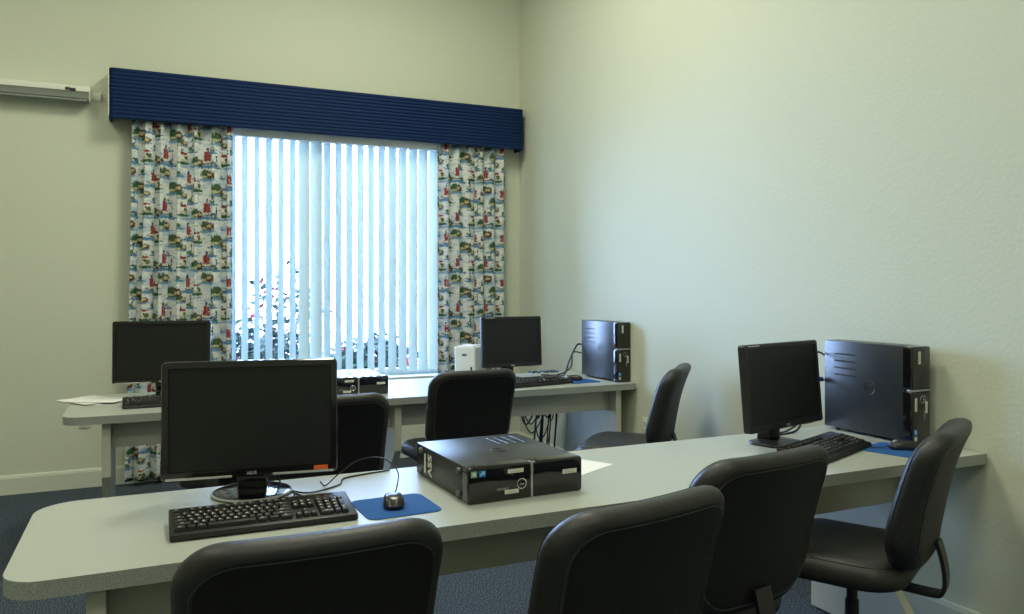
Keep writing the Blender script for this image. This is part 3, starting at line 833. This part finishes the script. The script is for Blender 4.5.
# leads between the upright computers and their monitors
cable([(-.100, -3.478, 1.06), (-.125, -3.455, 1.075), (-.190, -3.460, 1.05), (-.235, -3.475, .94), (-.25, -3.49, .80), (-.33, -3.49, ZT + .006), (-.45, -3.52, ZT + .005)], 'black lead looping behind the upright near-desk computer', .0042)
vg = cable([(-.100, -3.472, .95), (-.13, -3.458, .955), (-.19, -3.465, .93), (-.240, -3.49, .83), (-.31, -3.52, ZT + .010), (-.48, -3.55, ZT + .005)], 'black video lead with a blue plug behind the upright near-desk computer', .0045)
MB().box((-.128, -3.459, .954), (.045, .030, .020), .004).build('plug', M['plug_blue'], vg, label='blue plug')
cable([(-.085, -1.262, .96), (-.115, -1.245, .95), (-.17, -1.235, .84), (-.21, -1.23, ZT + .006), (-.30, -1.20, ZT + .005)], 'black lead drooping behind the upright window-desk computer', .0060)
cable([(-.085, -1.262, .90), (-.14, -1.235, .90), (-.15, -1.225, .80), (-.23, -1.19, ZT + .006), (-.34, -1.14, ZT + .005)], 'lower black lead behind the upright window-desk computer', .0050)
cable([(-2.46, -3.60, ZT + .003), (-2.40, -3.66, ZT + .003), (-2.30, -3.60, ZT + .003), (-2.26, -3.52, ZT + .003), (-2.10, -3.475, ZT + .003)], 'thin black lead on the near desk between the widescreen monitor and flat computer', .0026)
cable([(-2.47, -3.53, .86), (-2.475, -3.53, .80), (-2.470, -3.56, ZT + .004), (-2.44, -3.66, ZT + .003), (-2.41, -3.74, ZT + .003)], 'black lead dropping from the back of the near widescreen monitor', .0026)
cable([(-.55, -3.66, ZT + .003), (-.46, -3.70, ZT + .003), (-.37, -3.75, ZT + .003), (-.30, -3.70, ZT + .003), (-.22, -3.62, ZT + .003)], 'thin black lead lying across the near desk behind the angled keyboard', .0024)

# ------------------------------------------------------------------ outside the window
struct(MB().box((-1.5, 10, -.30), (40, 19.6, .1)).build('ground', M['paving'], smooth=False))
def shrub(label, c, R, Hh, n, flowers, seed, base=-.25):
    random.seed(seed)
    t = thing('shrub', label, 'shrub', (c[0], c[1], base), 0, 'shrubs outside the window')
    lf = MB(); fl = MB(); st = MB()
    for k in range(7):
        a = 2 * PI * k / 7; e = Vector((R * .55 * math.cos(a), R * .55 * math.sin(a), Hh * random.uniform(.6, .9)))
        st.tube(spline([(0.02 * math.cos(a), .02 * math.sin(a), 0), e * .4 + Vector((0, 0, .1)), e], 4), .014, 5)
    st.build('stems', M['stem'], t)
    for k in range(n):
        u = random.uniform(-1, 1); a = random.uniform(0, 2 * PI); rr = random.random() ** .4
        s_ = math.sqrt(1 - u * u); lump = 1 + .16 * math.sin(5 * a + 3 * u)
        p = Vector((R * lump * rr * s_ * math.cos(a), R * lump * rr * s_ * math.sin(a), Hh * .55 + Hh * .45 * lump * rr * u))
        L = random.uniform(.09, .15); w = L * .28
        q = Euler((random.uniform(-1, 1), random.uniform(-1, 1), random.uniform(0, 6.3))).to_matrix()
        b = fl if random.random() < flowers else lf
        pts = [q @ Vector(v) + p for v in ((0, -L / 2, 0), (w, -L * .1, .012), (0, L / 2, 0), (-w, -L * .1, .012))]
        low = [x_ + q @ Vector((0, 0, -.003)) for x_ in pts]
        b.rings([low, pts])
    lf.build('foliage', M['leaf'], t, smooth=False)['kind'] = 'stuff'
    if flowers: 
        f_ = fl.build('blossoms', M['flower'], t, smooth=False); f_['kind'] = 'stuff'
    else: fl.bm.free()
shrub('low green shrub with red blossoms outside the left of the window', (-1.85, 2.1), .62, 1.15, 2400, .05, 1)
shrub('low green shrub outside the middle of the window', (-.55, 2.75), .62, 1.05, 1800, .05, 2)
shrub('loose green shrub seen through the right-hand vanes', (1.25, 3.6), .75, .95, 1700, .0, 3)
shrub('tall red-blossomed shrub standing farther out beyond the window', (-1.25, 4.3), .60, 1.95, 420, .12, 4)

# ------------------------------------------------------------------ light
w = bpy.data.worlds.new('World'); SC.world = w; w.use_nodes = True
bg = w.node_tree.nodes['Background']; bg.inputs[0].default_value = (.42, .585, 1., 1); bg.inputs[1].default_value = 43.
pl = bpy.data.lights.new('window_portal', 'AREA'); pl.shape = 'RECTANGLE'; pl.size = OX1 - OX0; pl.size_y = OZ1 - OZ0; pl.cycles.is_portal = True
po = bpy.data.objects.new('window_portal', pl); COL.objects.link(po); po.location = (mid, T + .02, (OZ0 + OZ1) / 2); po.rotation_euler = (-PI / 2, 0, 0)

def troffer(label, x, y, power, col=(1., .99, .78)):
    t = thing('ceiling_light', label, 'ceiling light', (x, y, CE), 0, 'ceiling lights')
    b = MB(); 
    for (cx, cy, sx, sy) in ((-.30, 0, .03, 1.22), (.30, 0, .03, 1.22), (0, -.595, .57, .03), (0, .595, .57, .03)): b.box((cx, cy, -.03), (sx, sy, .06), .003)
    b.build('frame', M['white_plastic'], t)
    MB().box((0, 0, -.008), (.57, 1.16, .010)).build('diffuser', emis('lamp_diffuser', col, 3.), t, smooth=False)
    l = bpy.data.lights.new('lamp', 'AREA'); l.shape = 'RECTANGLE'; l.size = .55; l.size_y = 1.14; l.energy = power; l.color = col
    o = bpy.data.objects.new('lamp', l); COL.objects.link(o); o.parent = t; o.location = (0, 0, -.045)
for (x, y, e, lab) in ((-1.6, -2.2, 66, 'ceiling light nearest the window and the right wall'), (-1.6, -4.6, 14, 'ceiling light above the near desk by the right wall'),
                       (-4.3, -2.2, 23, 'ceiling light near the window wall on the open side'), (-4.3, -4.6, 33, 'ceiling light above the open side of the room'),
                       (-1.9, -7.2, 34, 'ceiling light at the rear by the right wall'), (-4.6, -7.2, 20, 'ceiling light at the rear on the open side')):
    troffer(lab, x, y, e)

# ------------------------------------------------------------------ camera
cd = bpy.data.cameras.new('camera'); cam = bpy.data.objects.new('camera', cd); COL.objects.link(cam); SC.camera = cam
cd.sensor_fit = 'HORIZONTAL'; cd.sensor_width = 36; cd.lens = 793 / 1024 * 36
cd.shift_y = -22 / 1024
cam.location = (-2.853, -6.11, 1.375); cam.rotation_euler = (PI / 2, 0, -.4314)
cd.clip_start = .02

SC.view_settings.view_transform = 'Standard'; SC.view_settings.look = 'None'; SC.view_settings.gamma = 1; SC.view_settings.use_curve_mapping = False
SC.view_settings.exposure = 0.
SC.cycles.use_denoising = True
SC.cycles.max_bounces = 8; SC.cycles.diffuse_bounces = 5; SC.cycles.transparent_max_bounces = 8
SC.cycles.sample_clamp_indirect = 6
SC.cycles.caustics_reflective = False; SC.cycles.caustics_refractive = False
